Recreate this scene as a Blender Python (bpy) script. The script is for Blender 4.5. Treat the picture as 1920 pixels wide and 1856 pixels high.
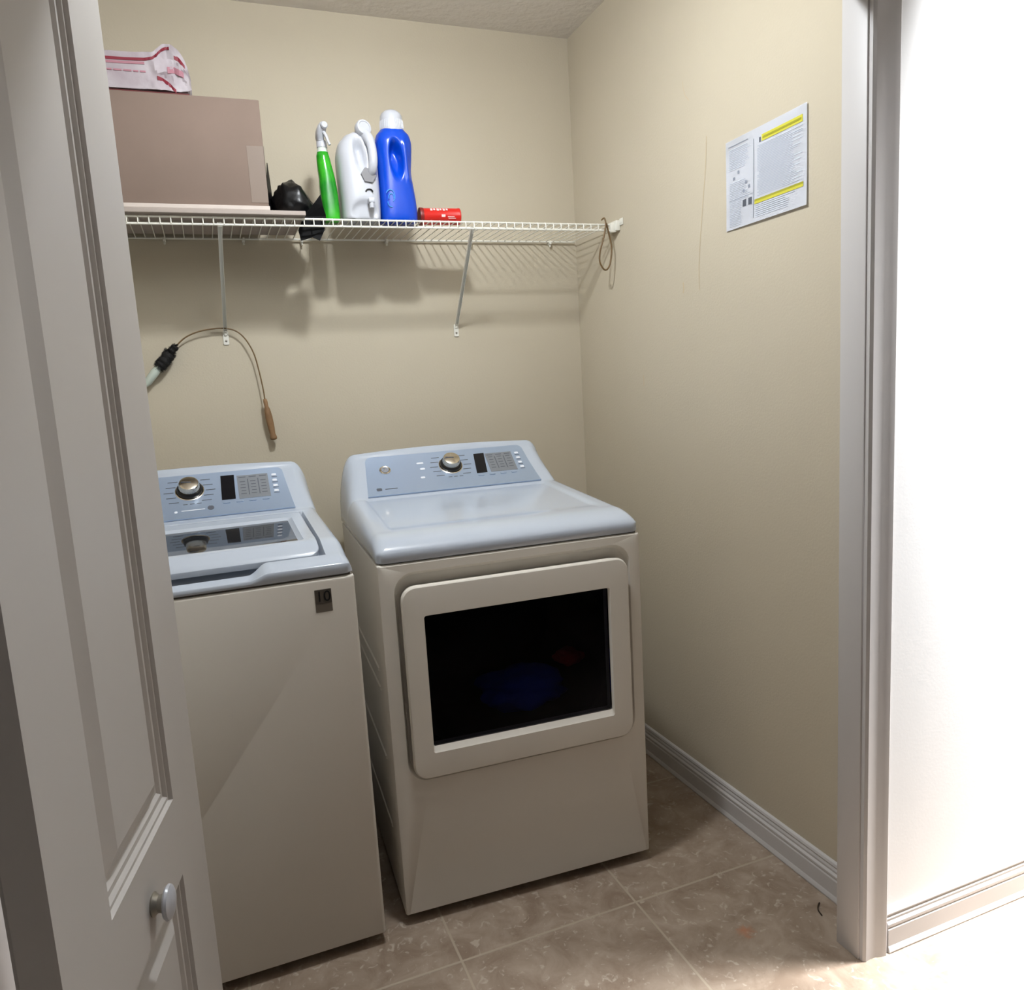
import bpy, bmesh, math, random
from mathutils import Vector, Matrix, noise
random.seed(7)
for o in list(bpy.data.objects): bpy.data.objects.remove(o)
scene = bpy.context.scene
COL = scene.collection
H = 2.536            # ceiling height

# ------------------------------------------------------------------ camera
cam_d = bpy.data.cameras.new('camera')
cam = bpy.data.objects.new('camera', cam_d); COL.objects.link(cam)
cam_d.sensor_fit = 'HORIZONTAL'; cam_d.sensor_width = 36.0
cam_d.lens = 1386.5 / 1920 * 36.0
cam_d.shift_x = 45 / 1920
cam_d.clip_start = 0.02
yaw, pit, rol = 0.3514, 0.1431, 0.0626
F = Vector((math.sin(yaw)*math.cos(pit), math.cos(yaw)*math.cos(pit), -math.sin(pit)))
R0 = Vector((math.cos(yaw), -math.sin(yaw), 0)); D0 = F.cross(R0)
Rr = math.cos(rol)*R0 + math.sin(rol)*D0
Dd = -math.sin(rol)*R0 + math.cos(rol)*D0
M = Matrix((Rr, -Dd, -F)).transposed().to_4x4()
M.translation = Vector((-1.3402, -2.54, 1.3196))
cam.matrix_world = M
scene.camera = cam

# ------------------------------------------------------------------ light and exposure
scene.view_settings.view_transform = 'Standard'
scene.view_settings.look = 'None'
scene.view_settings.exposure = 0.0
scene.view_settings.gamma = 1.0
scene.view_settings.use_curve_mapping = False
world = bpy.data.worlds.new('world'); scene.world = world; world.use_nodes = True
world.node_tree.nodes['Background'].inputs[0].default_value = (0.95, 0.97, 1.0, 1)
world.node_tree.nodes['Background'].inputs[1].default_value = 0.055

def light(name, typ, loc, energy, color, size=0.1, rot=None, **kw):
    d = bpy.data.lights.new(name, typ); d.energy = energy; d.color = color
    if typ == 'AREA': d.shape = 'DISK'; d.size = size
    else: d.shadow_soft_size = size
    for k, v in kw.items(): setattr(d, k, v)
    o = bpy.data.objects.new(name, d); COL.objects.link(o); o.location = loc
    if rot: o.rotation_euler = rot
    return o
# the closet's own ceiling lamp
light('closet_lamp_down', 'AREA', (-0.89, -1.05, 2.465), 13.4, (0.92, 0.965, 1.0), 0.11)
light('closet_lamp_bulb', 'POINT', (-0.89, -1.05, 2.435), 13.6, (0.92, 0.965, 1.0), 0.05)
# added, unseen area lights near the hall ceiling, brightening the white hall wall
fill_right = light('added_hall_fill', 'AREA', (0.68, -1.585, H-0.015), 62.0, (0.97, 0.985, 1.0), 0.9)
fill_left = light('added_hall_fill_far', 'AREA', (-2.55, -1.585, H-0.015), 48.0, (0.97, 0.985, 1.0), 0.9)
for w_ in (fill_right, fill_left):
    w_.data.shape = 'RECTANGLE'; w_.data.size = 0.94; w_.data.size_y = 0.07; w_.data.spread = math.radians(56)
    w_.rotation_euler = (math.radians(9), 0, 0)      # aimed at the wall

# ------------------------------------------------------------------ helpers
MATS = {}
def srgb(r, g, b):
    f = lambda c: (c/255/12.92) if c/255 <= 0.04045 else ((c/255+0.055)/1.055)**2.4
    return (f(r), f(g), f(b), 1)
def mat(name, col, rough=0.5, metal=0.0, spec=0.5, bump=None, var=None, coat=0.0):
    m = bpy.data.materials.new(name); m.use_nodes = True
    nt = m.node_tree; b = nt.nodes['Principled BSDF']
    b.inputs['Base Color'].default_value = srgb(*col)
    b.inputs['Roughness'].default_value = rough
    b.inputs['Metallic'].default_value = metal
    b.inputs['Specular IOR Level'].default_value = spec
    b.inputs['Coat Weight'].default_value = coat
    tc = nt.nodes.new('ShaderNodeTexCoord')
    if bump:
        sc, st, dist = bump
        n = nt.nodes.new('ShaderNodeTexNoise'); n.inputs['Scale'].default_value = sc; n.inputs['Detail'].default_value = 4
        bp = nt.nodes.new('ShaderNodeBump'); bp.inputs['Strength'].default_value = st; bp.inputs['Distance'].default_value = dist
        nt.links.new(tc.outputs['Object'], n.inputs['Vector'])
        nt.links.new(n.outputs['Fac'], bp.inputs['Height']); nt.links.new(bp.outputs['Normal'], b.inputs['Normal'])
    if var:
        sc, c2 = var
        n = nt.nodes.new('ShaderNodeTexNoise'); n.inputs['Scale'].default_value = sc; n.inputs['Detail'].default_value = 5
        mx = nt.nodes.new('ShaderNodeMix'); mx.data_type = 'RGBA'
        mx.inputs[6].default_value = srgb(*col); mx.inputs[7].default_value = srgb(*c2)
        nt.links.new(tc.outputs['Object'], n.inputs['Vector'])
        rp = nt.nodes.new('ShaderNodeMapRange'); rp.inputs[1].default_value = .35; rp.inputs[2].default_value = .65
        nt.links.new(n.outputs['Fac'], rp.inputs[0]); nt.links.new(rp.outputs[0], mx.inputs[0])
        nt.links.new(mx.outputs[2], b.inputs['Base Color'])
    MATS[name] = m
    return m
mat('wall_cream', (194, 184, 164), 0.85, spec=.2, bump=(160, .25, .002), var=(1.2, (199, 189, 169)))
mat('ceiling_paint', (222, 216, 208), 0.9, spec=.15, bump=(38, .7, .006))
mat('hall_paint', (246, 246, 246), 0.8, spec=.2, bump=(150, .12, .001))
mat('trim_paint', (201, 198, 197), 0.45, spec=.4)
mat('door_paint', (190, 186, 182), 0.45, spec=.35, bump=(40, .03, .001))
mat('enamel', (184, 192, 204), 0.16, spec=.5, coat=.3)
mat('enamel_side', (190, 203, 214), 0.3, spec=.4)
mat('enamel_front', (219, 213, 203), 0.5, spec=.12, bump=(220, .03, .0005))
mat('panel_silver', (178, 196, 222), 0.30, metal=.6)
mat('display_black', (22, 22, 26), 0.12)
mat('button_grey', (128, 132, 138), 0.4, metal=.2)
mat('print_dark', (84, 88, 98), 0.5)
mat('print_light', (228, 232, 240), 0.4)
mat('chrome', (222, 214, 200), 0.18, metal=1.0)
mat('black_plastic', (16, 15, 16), 0.3)
mat('dark_gap', (92, 84, 74), 0.7)
mat('drum', (34, 34, 36), 0.5, metal=.3)
mat('wire_white', (228, 226, 216), 0.35, spec=.4)
mat('cardboard', (128, 111, 101), 0.85, spec=.2, var=(6, (123, 107, 97)), bump=(90, .08, .001))
mat('tape_tan', (120, 104, 92), 0.6)
mat('board_white', (196, 184, 176), 0.6)
mat('board_grey', (160, 148, 140), 0.6)
mat('mail_white', (178, 170, 175), 0.55, bump=(24, .3, .006), var=(14, (158, 146, 152)))
mat('mail_red', (120, 22, 42), 0.6)
mat('mail_pink', (164, 112, 124), 0.6)
mat('dark_red', (92, 26, 26), 0.6)
mat('bag_black', (7, 7, 9), 0.34, spec=.35, bump=(14, .4, .008))
mat('bag_matte', (6, 6, 7), 0.7, spec=.15)
mat('green_liquid', (18, 118, 28), 0.15, spec=.5, var=(14, (52, 168, 30)))
mat('white_plastic', (182, 184, 191), 0.3, spec=.5)
mat('grey_plastic', (120, 119, 122), 0.4)
mat('clear_plastic', (196, 206, 196), 0.15)
mat('blue_plastic', (4, 66, 186), 0.2, spec=.5)
mat('decal_cyan', (60, 150, 220), 0.35)
mat('can_red', (196, 32, 24), 0.3, spec=.5)
mat('can_label', (240, 200, 196), 0.4)
mat('can_end', (120, 30, 26), 0.4)
mat('cable_brown', (112, 88, 56), 0.5)
mat('wood_tan', (146, 112, 78), 0.6, var=(30, (124, 94, 64)))
mat('bristle_black', (14, 12, 12), 0.8)
mat('paper', (240, 242, 248), 0.6)
mat('print_grey', (204, 210, 222), 0.6)
mat('print_mid', (138, 144, 158), 0.6)
mat('print_yellow', (206, 200, 66), 0.55)
mat('print_olive', (160, 156, 40), 0.55)
mat('sticker_dark', (112, 103, 92), 0.4, metal=.2)
mat('sticker_grey', (84, 77, 69), 0.35, metal=.2)
mat('cloth_blue', (56, 96, 235), 0.9)
mat('cloth_red', (225, 70, 56), 0.9)
mat('scuff', (196, 180, 150), 0.9)
mat('hair_dark', (50, 38, 26), 0.8)
mat('lamp_white', (240, 240, 238), 0.5)
mat('steel', (170, 165, 155), 0.35, metal=.8)

# floor tile material
def floor_mat():
    m = bpy.data.materials.new('floor_tile'); m.use_nodes = True; nt = m.node_tree; L = nt.links
    b = nt.nodes['Principled BSDF']; b.inputs['Roughness'].default_value = .42; b.inputs['Specular IOR Level'].default_value = .35
    tc = nt.nodes.new('ShaderNodeTexCoord')
    sp = nt.nodes.new('ShaderNodeSeparateXYZ'); L.new(tc.outputs['Object'], sp.inputs[0])
    P = .469
    def edge(out, off):
        a = nt.nodes.new('ShaderNodeMath'); a.operation = 'SUBTRACT'; L.new(out, a.inputs[0]); a.inputs[1].default_value = off
        w = nt.nodes.new('ShaderNodeMath'); w.operation = 'PINGPONG'; L.new(a.outputs[0], w.inputs[0]); w.inputs[1].default_value = P/2
        return w.outputs[0]
    mn = nt.nodes.new('ShaderNodeMath'); mn.operation = 'MINIMUM'
    L.new(edge(sp.outputs[0], -.4565), mn.inputs[0]); L.new(edge(sp.outputs[1], -1.034), mn.inputs[1])
    gr = nt.nodes.new('ShaderNodeMapRange'); gr.inputs[1].default_value = .0022; gr.inputs[2].default_value = .0038
    L.new(mn.outputs[0], gr.inputs[0])
    n1 = nt.nodes.new('ShaderNodeTexNoise'); n1.inputs['Scale'].default_value = 11; n1.inputs['Detail'].default_value = 6; n1.inputs['Roughness'].default_value = .65
    n1.inputs['Distortion'].default_value = .6
    L.new(tc.outputs['Object'], n1.inputs['Vector'])
    c1 = nt.nodes.new('ShaderNodeValToRGB'); e = c1.color_ramp.elements
    e[0].position = .34; e[0].color = srgb(136, 118, 102); e[1].position = .66; e[1].color = srgb(168, 152, 136)
    L.new(n1.outputs['Fac'], c1.inputs[0])
    n2 = nt.nodes.new('ShaderNodeTexNoise'); n2.inputs['Scale'].default_value = 46; n2.inputs['Detail'].default_value = 3; n2.inputs['Distortion'].default_value = 1.2
    L.new(tc.outputs['Object'], n2.inputs['Vector'])
    r2 = nt.nodes.new('ShaderNodeMapRange'); r2.inputs[1].default_value = .60; r2.inputs[2].default_value = .70; r2.inputs[4].default_value = .75
    L.new(n2.outputs['Fac'], r2.inputs[0])
    m1 = nt.nodes.new('ShaderNodeMix'); m1.data_type = 'RGBA'; L.new(r2.outputs[0], m1.inputs[0]); L.new(c1.outputs[0], m1.inputs[6]); m1.inputs[7].default_value = srgb(188, 175, 160)
    # rust coloured spot
    d = nt.nodes.new('ShaderNodeVectorMath'); d.operation = 'DISTANCE'; d.inputs[1].default_value = (-.275, -1.232, 0); L.new(tc.outputs['Object'], d.inputs[0])
    nz = nt.nodes.new('ShaderNodeMath'); nz.operation = 'MULTIPLY_ADD'; L.new(n2.outputs['Fac'], nz.inputs[0]); nz.inputs[1].default_value = .05; L.new(d.outputs['Value'], nz.inputs[2])
    rs = nt.nodes.new('ShaderNodeMapRange'); rs.inputs[1].default_value = .028; rs.inputs[2].default_value = .050; rs.inputs[3].default_value = .5; rs.inputs[4].default_value = 0
    L.new(nz.outputs[0], rs.inputs[0])
    m2 = nt.nodes.new('ShaderNodeMix'); m2.data_type = 'RGBA'; L.new(rs.outputs[0], m2.inputs[0]); L.new(m1.outputs[2], m2.inputs[6]); m2.inputs[7].default_value = srgb(190, 110, 62)
    m3 = nt.nodes.new('ShaderNodeMix'); m3.data_type = 'RGBA'; L.new(gr.outputs[0], m3.inputs[0]); m3.inputs[6].default_value = srgb(172, 158, 140); L.new(m2.outputs[2], m3.inputs[7])
    L.new(m3.outputs[2], b.inputs['Base Color'])
    bp = nt.nodes.new('ShaderNodeBump'); bp.inputs['Strength'].default_value = .35; bp.inputs['Distance'].default_value = .002
    ad = nt.nodes.new('ShaderNodeMath'); ad.operation = 'MULTIPLY_ADD'; L.new(n1.outputs['Fac'], ad.inputs[0]); ad.inputs[1].default_value = .25; L.new(gr.outputs[0], ad.inputs[2])
    L.new(ad.outputs[0], bp.inputs['Height']); L.new(bp.outputs['Normal'], b.inputs['Normal'])
    MATS['floor_tile'] = m
floor_mat()
def glass_mat():
    m = bpy.data.materials.new('dark_glass'); m.use_nodes = True; nt = m.node_tree; L = nt.links
    nt.nodes.remove(nt.nodes['Principled BSDF']); out = nt.nodes['Material Output']
    t = nt.nodes.new('ShaderNodeBsdfTransparent'); t.inputs[0].default_value = (.55, .55, .6, 1)
    g = nt.nodes.new('ShaderNodeBsdfGlossy'); g.inputs['Roughness'].default_value = .05; g.inputs[0].default_value = (.8, .8, .85, 1)
    f = nt.nodes.new('ShaderNodeFresnel'); f.inputs[0].default_value = 1.12
    x = nt.nodes.new('ShaderNodeMixShader'); L.new(f.outputs[0], x.inputs[0]); L.new(t.outputs[0], x.inputs[1]); L.new(g.outputs[0], x.inputs[2])
    L.new(x.outputs[0], out.inputs[0]); MATS['dark_glass'] = m
    m = bpy.data.materials.new('lid_glass'); m.use_nodes = True; b = m.node_tree.nodes['Principled BSDF']
    b.inputs['Base Color'].default_value = (.016, .017, .02, 1); b.inputs['Roughness'].default_value = .03
    b.inputs['IOR'].default_value = 2.6
    MATS['lid_glass'] = m
glass_mat()

def finish(bm, name, mats, parent=None, smooth=True, angle=35, loc=None, label=None):
    bmesh.ops.recalc_face_normals(bm, faces=bm.faces)
    me = bpy.data.meshes.new(name); bm.to_mesh(me); bm.free()
    if isinstance(mats, str): mats = [mats]
    for k in mats: me.materials.append(MATS[k])
    if smooth:
        me.shade_smooth()
        me.set_sharp_from_angle(angle=math.radians(angle))
    o = bpy.data.objects.new(name, me); COL.objects.link(o)
    if parent: o.parent = parent
    if loc: o.location = loc
    if label: o['label'] = label
    return o
def tag(o, label, cat, group=None, kind=None):
    o['label'] = label; o['category'] = cat
    if group: o['group'] = group
    if kind: o['kind'] = kind
    return o
def thing(name, label, cat, loc, rz=0, group=None):
    o = bpy.data.objects.new(name, None); COL.objects.link(o); o.location = loc; o.rotation_euler = (0, 0, rz)
    o.empty_display_size = .05
    return tag(o, label, cat, group)
def structure(o): o['kind'] = 'structure'; return o

def add_box(bm, x0, x1, y0, y1, z0, z1, bev=0, seg=2, mi=0):
    b2 = bmesh.new()
    v = [b2.verts.new((x, y, z)) for x in (x0, x1) for y in (y0, y1) for z in (z0, z1)]
    for f in ((0,1,3,2),(4,6,7,5),(0,4,5,1),(2,3,7,6),(0,2,6,4),(1,5,7,3)): b2.faces.new([v[i] for i in f])
    if bev: bmesh.ops.bevel(b2, geom=b2.edges[:], offset=bev, segments=seg, affect='EDGES', profile=.5)
    merge(bm, b2, mi)
def merge(bm, b2, mi=None, mtx=None):
    if mtx is not None: b2.transform(mtx)
    mp = {}
    for v in b2.verts: mp[v] = bm.verts.new(v.co)
    for f in b2.faces:
        try:
            nf = bm.faces.new([mp[v] for v in f.verts]); nf.material_index = f.material_index if mi is None else mi
        except ValueError: pass
    b2.free()
def loft(bm, loops, cap0=False, cap1=True, mi=0, closed=True):
    rows = [[bm.verts.new(p) for p in lp] for lp in loops]; n = len(rows[0])
    for a, b in zip(rows, rows[1:]):
        for i in range(n if closed else n-1):
            j = (i+1) % n
            f = bm.faces.new((a[i], a[j], b[j], b[i])); f.material_index = mi
    if cap0: bm.faces.new(rows[0][::-1]).material_index = mi
    if cap1: bm.faces.new(rows[-1]).material_index = mi
    return rows
def rr(x0, x1, z0, z1, r, k=7):
    """rounded rectangle, 4*k points, as (x,z)"""
    pts = []
    for cx, cz, a0 in ((x1-r, z0+r, -90), (x1-r, z1-r, 0), (x0+r, z1-r, 90), (x0+r, z0+r, 180)):
        for i in range(k):
            a = math.radians(a0 + 90*i/(k-1)); pts.append((cx+r*math.cos(a), cz+r*math.sin(a)))
    return pts
def tube(bm, pts, r, n=8, caps=True, mi=0):
    pts = [Vector(p) for p in pts]; loops = []; up = Vector((0, 0, 1))
    t0 = (pts[1]-pts[0]).normalized()
    ref = up if abs(t0.dot(up)) < .9 else Vector((1, 0, 0))
    nrm = (ref - t0*ref.dot(t0)).normalized()
    for i, p in enumerate(pts):
        t = (pts[min(i+1, len(pts)-1)]-pts[max(i-1, 0)]).normalized()
        nrm = (nrm - t*nrm.dot(t)).normalized(); bn = t.cross(nrm)
        rad = r[i] if isinstance(r, (list, tuple)) else r
        loops.append([p + rad*(math.cos(2*math.pi*k/n)*nrm + math.sin(2*math.pi*k/n)*bn) for k in range(n)])
    loft(bm, loops, caps, caps, mi)
def lathe(bm, prof, origin=(0,0,0), axis=(0,0,1), n=32, mi=0):
    """prof: (radius, height) pairs along the axis"""
    q = Vector((0, 0, 1)).rotation_difference(Vector(axis)); o = Vector(origin)
    loops = [[o + q @ Vector((r*math.cos(2*math.pi*k/n), r*math.sin(2*math.pi*k/n), h)) for k in range(n)] for r, h in prof]
    loft(bm, loops, True, True, mi)
def spline(pts, m=10):
    P = [Vector(p) for p in pts]; P = [2*P[0]-P[1]] + P + [2*P[-1]-P[-2]]; out = []
    for i in range(1, len(P)-2):
        for k in range(m):
            t = k/m; a, b, c, d = P[i-1:i+3]
            out.append(.5*((2*b)+(-a+c)*t+(2*a-5*b+4*c-d)*t*t+(-a+3*b-3*c+d)*t**3))
    out.append(P[-2]); return out
def text_mesh(bm, s, size, mtx, mi=0, depth=0.0003):
    cu = bpy.data.curves.new('t', 'FONT'); cu.body = s; cu.size = size; cu.extrude = depth; cu.align_x = 'CENTER'; cu.align_y = 'CENTER'
    o = bpy.data.objects.new('t', cu); COL.objects.link(o)
    bpy.context.view_layer.update()
    me = bpy.data.meshes.new_from_object(o.evaluated_get(bpy.context.evaluated_depsgraph_get()))
    b2 = bmesh.new(); b2.from_mesh(me); merge(bm, b2, mi, mtx)
    bpy.data.objects.remove(o); bpy.data.curves.remove(cu); bpy.data.meshes.remove(me)
def sm(a, b, x):
    t = max(0, min(1, (x-a)/(b-a))); return t*t*(3-2*t)

# ------------------------------------------------------------------ room shell
YF = -1.345; YH = -1.405          # closet face and hall face of the front wall
XJ = -0.110; XJL = -1.66; XL = -1.93; HD = 2.05
def slab(name, *a, m='wall_cream', bev=0):
    bm = bmesh.new(); add_box(bm, *a, bev=bev); return structure(finish(bm, name, m, smooth=False))
slab('floor', -3.2, 1.4, -3.3, .12, -.08, 0, m='floor_tile')
slab('ceiling', -3.2, 1.4, -3.3, .12, H, H+.08, m='ceiling_paint')
slab('wall_back', XL-.12, .12, 0, .12, 0, H)
wr = slab('wall_right', 0, .12, YF, 0, 0, H)
slab('wall_left', XL-.12, XL, YF, 0, 0, H)
# front wall with its opening: right pier, left pier, header in one structure mesh
bm = bmesh.new()
add_box(bm, XJ+.012, 1.4, YH, YF, 0, H); add_box(bm, -3.2, XJL-.012, YH, YF, 0, H); add_box(bm, XJL-.012, XJ+.012, YH, YF, HD+.012, H)
structure(finish(bm, 'wall_front', 'hall_paint', smooth=False))
def casing(name, x_in, x_out):
    """jamb lining with a moulded hall-side casing"""
    bm = bmesh.new(); s = 1 if x_out > x_in else -1
    a, b = sorted((x_in, x_in+s*.014)); add_box(bm, a, b, YH, YF+.001, 0, HD, bev=.0015)
    w = .07; prof = [(.004, 0), (.004, -.009), (.010, -.013), (.022, -.011), (.040, -.011), (.052, -.016), (.064, -.018), (w, -.014), (w, 0)]
    for z0, z1 in ((0, HD+.06),):
        loft(bm, [[(x_in+s*d, YH+h, z) for d, h in prof] for z in (z0, z1)], True, True)
    return structure(finish(bm, name, 'trim_paint', angle=25))
casing('trim_1', XJ, 1); casing('trim_2', XJL, -3)
bm = bmesh.new(); add_box(bm, XJL, XJ, YH-.014, YF, HD, HD+.012); add_box(bm, XJL-.07, XJ+.07, YH-.016, YH, HD+.02, HD+.075, bev=.003)
add_box(bm, XJL+.02, XJ-.01, -1.392, -1.368, HD-.022, HD, bev=.002)
structure(finish(bm, 'trim_3', 'trim_paint', smooth=False))
# moulded baseboards
def baseboard(name, p0, p1, nrm):
    prof = [(0, 0), (.017, 0), (.018, .004), (.016, .012), (.014, .016), (.014, .056), (.012, .060), (.0135, .064), (.0135, .069), (.009, .074), (.0095, .080), (.007, .086), (.009, .091), (.007, .097), (.002, .100), (0, .100)]
    bm = bmesh.new(); n = Vector(nrm)
    loft(bm, [[Vector(p)+n*d+Vector((0, 0, z)) for d, z in prof] for p in (p0, p1)], True, True)
    return structure(finish(bm, name, 'trim_paint', angle=20))
baseboard('baseboard_right', (0, YF, 0), (0, 0, 0), (-1, 0, 0))
baseboard('baseboard_back', (XL, 0, 0), (-.02, 0, 0), (0, -1, 0))
baseboard('baseboard_left', (XL, YF, 0), (XL, -.02, 0), (1, 0, 0))
baseboard('baseboard_hall', (XJ+.075, YH, 0), (1.4, YH, 0), (0, -1, 0))
# faint scuffs on the right wall (wear marks in the paint)
bm = bmesh.new()
def mark(pts, w):
    for a, b in zip(pts, pts[1:]):
        a = Vector(a); b = Vector(b); d = (b-a).normalized(); s = Vector((0, -d.z, d.y))*w/2
        vs = [bm.verts.new((-.0006, *(q[1:]))) for q in (a-s, a+s, b+s, b-s)]; bm.faces.new(vs)
mark(spline([(0, -.778, 1.958), (0, -.771, 1.88), (0, -.752, 1.76), (0, -.735, 1.64), (0, -.733, 1.56)], 6), .0028)
mark(spline([(0, -.657, 1.59), (0, -.660, 1.574), (0, -.656, 1.56)], 4), .006)
mark(spline([(0, -.676, 2.135), (0, -.684, 2.10), (0, -.704, 2.075)], 4), .002)
mark(spline([(0, -.429, 1.33), (0, -.431, 1.31), (0, -.430, 1.296)], 4), .004)
finish(bm, 'scuff_mark', 'scuff', wr, smooth=False)

# ------------------------------------------------------------------ bifold door (open, folded outwards at the left)
TH = math.radians(-12.09); DIR = Vector((-math.sin(TH), math.cos(TH), 0)); NRM = Vector((math.cos(TH), math.sin(TH), 0))
W_LEAF = .465
def leaf_mesh():
    """leaf in local axes: x along the leaf (0 = lead edge, negative towards the hall), y = out of the face (+), z up"""
    bm = bmesh.new(); z0, z1 = .012, 2.035; T = .034
    xs = (-W_LEAF, -.350, -.115, 0); panels = ((.20, .690), (.800, 1.925))
    prof = [(0, 0), (.003, -.005), (.008, -.0045), (.012, -.009), (.019, -.0085), (.024, -.0125), (.029, -.0125), (.049, -.004)]
    for side in (1, -1):
        y = 0 if side == 1 else -T
        def face(a, b, c, d):
            bm.faces.new([bm.verts.new((x, y, z)) for x, z in ((a, c), (b, c), (b, d), (a, d))])
        face(xs[0], xs[1], z0, z1); face(xs[2], xs[3], z0, z1)
        zz = [z0] + [q for p in panels for q in p] + [z1]
        for a, b in ((zz[0], zz[1]), (zz[2], zz[3]), (zz[4], zz[5])): face(xs[1], xs[2], a, b)
        for pz0, pz1 in panels:
            loops = [[(x, y + side*h, z) for x, z in ((xs[1]+d, pz0+d), (xs[2]-d, pz0+d), (xs[2]-d, pz1-d), (xs[1]+d, pz1-d))] for d, h in prof]
            loft(bm, loops)
    c = [(-W_LEAF, 0), (0, 0), (0, -T), (-W_LEAF, -T)]
    for i in range(4):
        a, b = c[i], c[(i+1) % 4]
        if i % 2 == 1 or True:
            if a[1] == b[1]: continue
            bm.faces.new([bm.verts.new(p) for p in ((*a, z0), (*b, z0), (*b, z1), (*a, z1))])
    for z in (z0, z1): bm.faces.new([bm.verts.new((x, y, z)) for x, y in c])
    bmesh.ops.remove_doubles(bm, verts=bm.verts, dist=1e-5)
    return bm
door = bpy.data.objects.new('door_1', None); COL.objects.link(door); structure(door)
door['label'] = 'off white two-panel bifold door folded open at the left of the doorway'
P0 = Vector((-1.417, -1.4, 0)); door.location = P0
def basis(xd, yd, loc):
    m = Matrix((xd, yd, Vector((0, 0, 1)))).transposed().to_4x4(); m.translation = loc; return m
l2 = finish(leaf_mesh(), 'door_leaf', 'door_paint', door, angle=12); l2.matrix_local = basis(DIR, NRM, Vector((0, 0, 0)))
e1 = DIR*(-W_LEAF) - NRM*.037                       # fold line, far side
p1 = Vector((-1.625, -1.372, 0)) - P0
d1 = (p1-e1); d1.z = 0; d1.normalize(); n1 = Vector((-d1.y, d1.x, 0))
l1 = finish(leaf_mesh(), 'door_leaf', 'door_paint', door, angle=12); l1.matrix_local = basis(d1, n1, e1 + d1*W_LEAF)
# knob on a round rose
bm = bmesh.new()
KB = Vector((-.235, 0, .733))
lathe(bm, [(.0, 0), (.0135, 0), (.0145, .002), (.012, .004), (.010, .007), (.0105, .010), (.012, .013)], KB, (0, 1, 0), 28)
kb = finish(bm, 'door_knob', 'steel', l2, label='small white knob on a metal neck')
bm = bmesh.new()
lathe(bm, [(.0, 0), (.012, 0), (.0185, .002), (.0205, .0045), (.0195, .0075), (.015, .010), (.008, .0115), (0, .012)], KB+Vector((0, .013, 0)), (0, 1, 0), 28)
finish(bm, 'knob_cap', 'white_plastic', kb)
for z in (.3, 1.02, 1.75):
    bm = bmesh.new(); lathe(bm, [(0, 0), (.004, 0), (.004, .07), (0, .07)], (-W_LEAF-.002, -.0355, z), (0, 0, 1), 12)
    finish(bm, 'hinge', 'steel', l2)

# ------------------------------------------------------------------ laundry machines
W = .686; ZC = .928           # width, underside of the top cap
def profile(v, arch):
    if v < .10: z = .946 + .040*math.sqrt(max(0, 1-(1-v/.10)**2))
    elif v < .507: z = .986 + (v-.10)/.407*.030
    elif v < .646: z = 1.016 + (v-.507)/.139*.111
    elif v < .672: z = 1.127 + .008 + .012*arch
    else: z = 1.135 + .012*arch - .03*((v-.672)/.022)**2
    return z
def hc(v, arch):
    s = 0; w = 0
    if v < .012: return profile(max(v, 0), arch)
    for k in range(-4, 5):
        g = math.exp(-(k/2)**2/2); vv = min(max(v + k*.0022, .002), .69); s += g*profile(vv, arch); w += g
    return s/w
def make_cap(extra, D, parent, name='top_cover'):
    us = [0, .0015, .004, .008, .013, .019, .026, .034, .043, .052, .058, .062, .066, .070, .074, .080]
    n = 60; mid = [.080 + (W-.16)*i/n for i in range(1, n)]
    U = us + mid + [W-u for u in us[::-1]]
    vs = [0, .0008, .002, .004, .007, .011, .016, .022, .028, .034, .040, .046, .052, .058, .063, .066, .069, .072, .076, .082, .09, .10, .11, .12]
    v = .13
    while v < .44: vs.append(v); v += .012
    vs += [.445, .450, .455, .460, .464, .468, .474]
    v = .480
    while v < .69: vs.append(v); v += .0055
    vs.append(.69)
    bm = bmesh.new(); rows = []
    for v in vs:
        row = []
        for u in U:
            e = min(u, W-u); arch = 1-((u-W/2)/(W/2))**2
            z = hc(v, arch)
            r = .030 + .024*sm(.48, .62, v)
            zlo = .948 if v > .05 else .940 + .008*(v/.05)
            q = 1-min(e/r, 1); z2 = zlo + (z-zlo)*math.sqrt(max(0, 1-q**2.4))
            z2 += extra(u, v)
            ins = .004*sm(.50, .66, v)*0
            # slight plan rounding at the two front corners
            cr = .020; du = dv = 0
            if e < cr and v < cr:
                a = cr-e; b = cr-v; dd = math.hypot(a, b)
                if dd > cr: f = cr/dd; du = (a-a*f)*(1 if u < W/2 else -1); dv = b-b*f
            row.append(bm.verts.new((u+du, v+dv, z2)))
        rows.append(row)
    for a, b in zip(rows, rows[1:]):
        for i in range(len(U)-1): bm.faces.new((a[i], a[i+1], b[i+1], b[i]))
    # skirt: down to the seam, then tucked in
    ring = rows[0][:] + [r[-1] for r in rows[1:]] + rows[-1][-2::-1] + [r[0] for r in rows[-2:0:-1]]
    def down(ring, fn):
        nr = [bm.verts.new(fn(v.co)) for v in ring]
        for i in range(len(ring)): j = (i+1) % len(ring); bm.faces.new((ring[i], ring[j], nr[j], nr[i]))
        return nr
    r1 = down(ring, lambda c: (c.x, c.y, ZC+.003))
    r2 = down(r1, lambda c: (c.x + (.003 if c.x < W/2 else -.003), c.y + (.003 if c.y < .3 else -.003), ZC))
    bm.faces.new(r2)
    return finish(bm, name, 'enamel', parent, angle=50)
SV, SZ, TV, TZ = .507, 1.016, .646, 1.127
SL = math.hypot(TV-SV, TZ-SZ); sdir = Vector((0, (TV-SV)/SL, (TZ-SZ)/SL)); sn = Vector((0, -sdir.z, sdir.y))
BULGE = .0045
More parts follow.
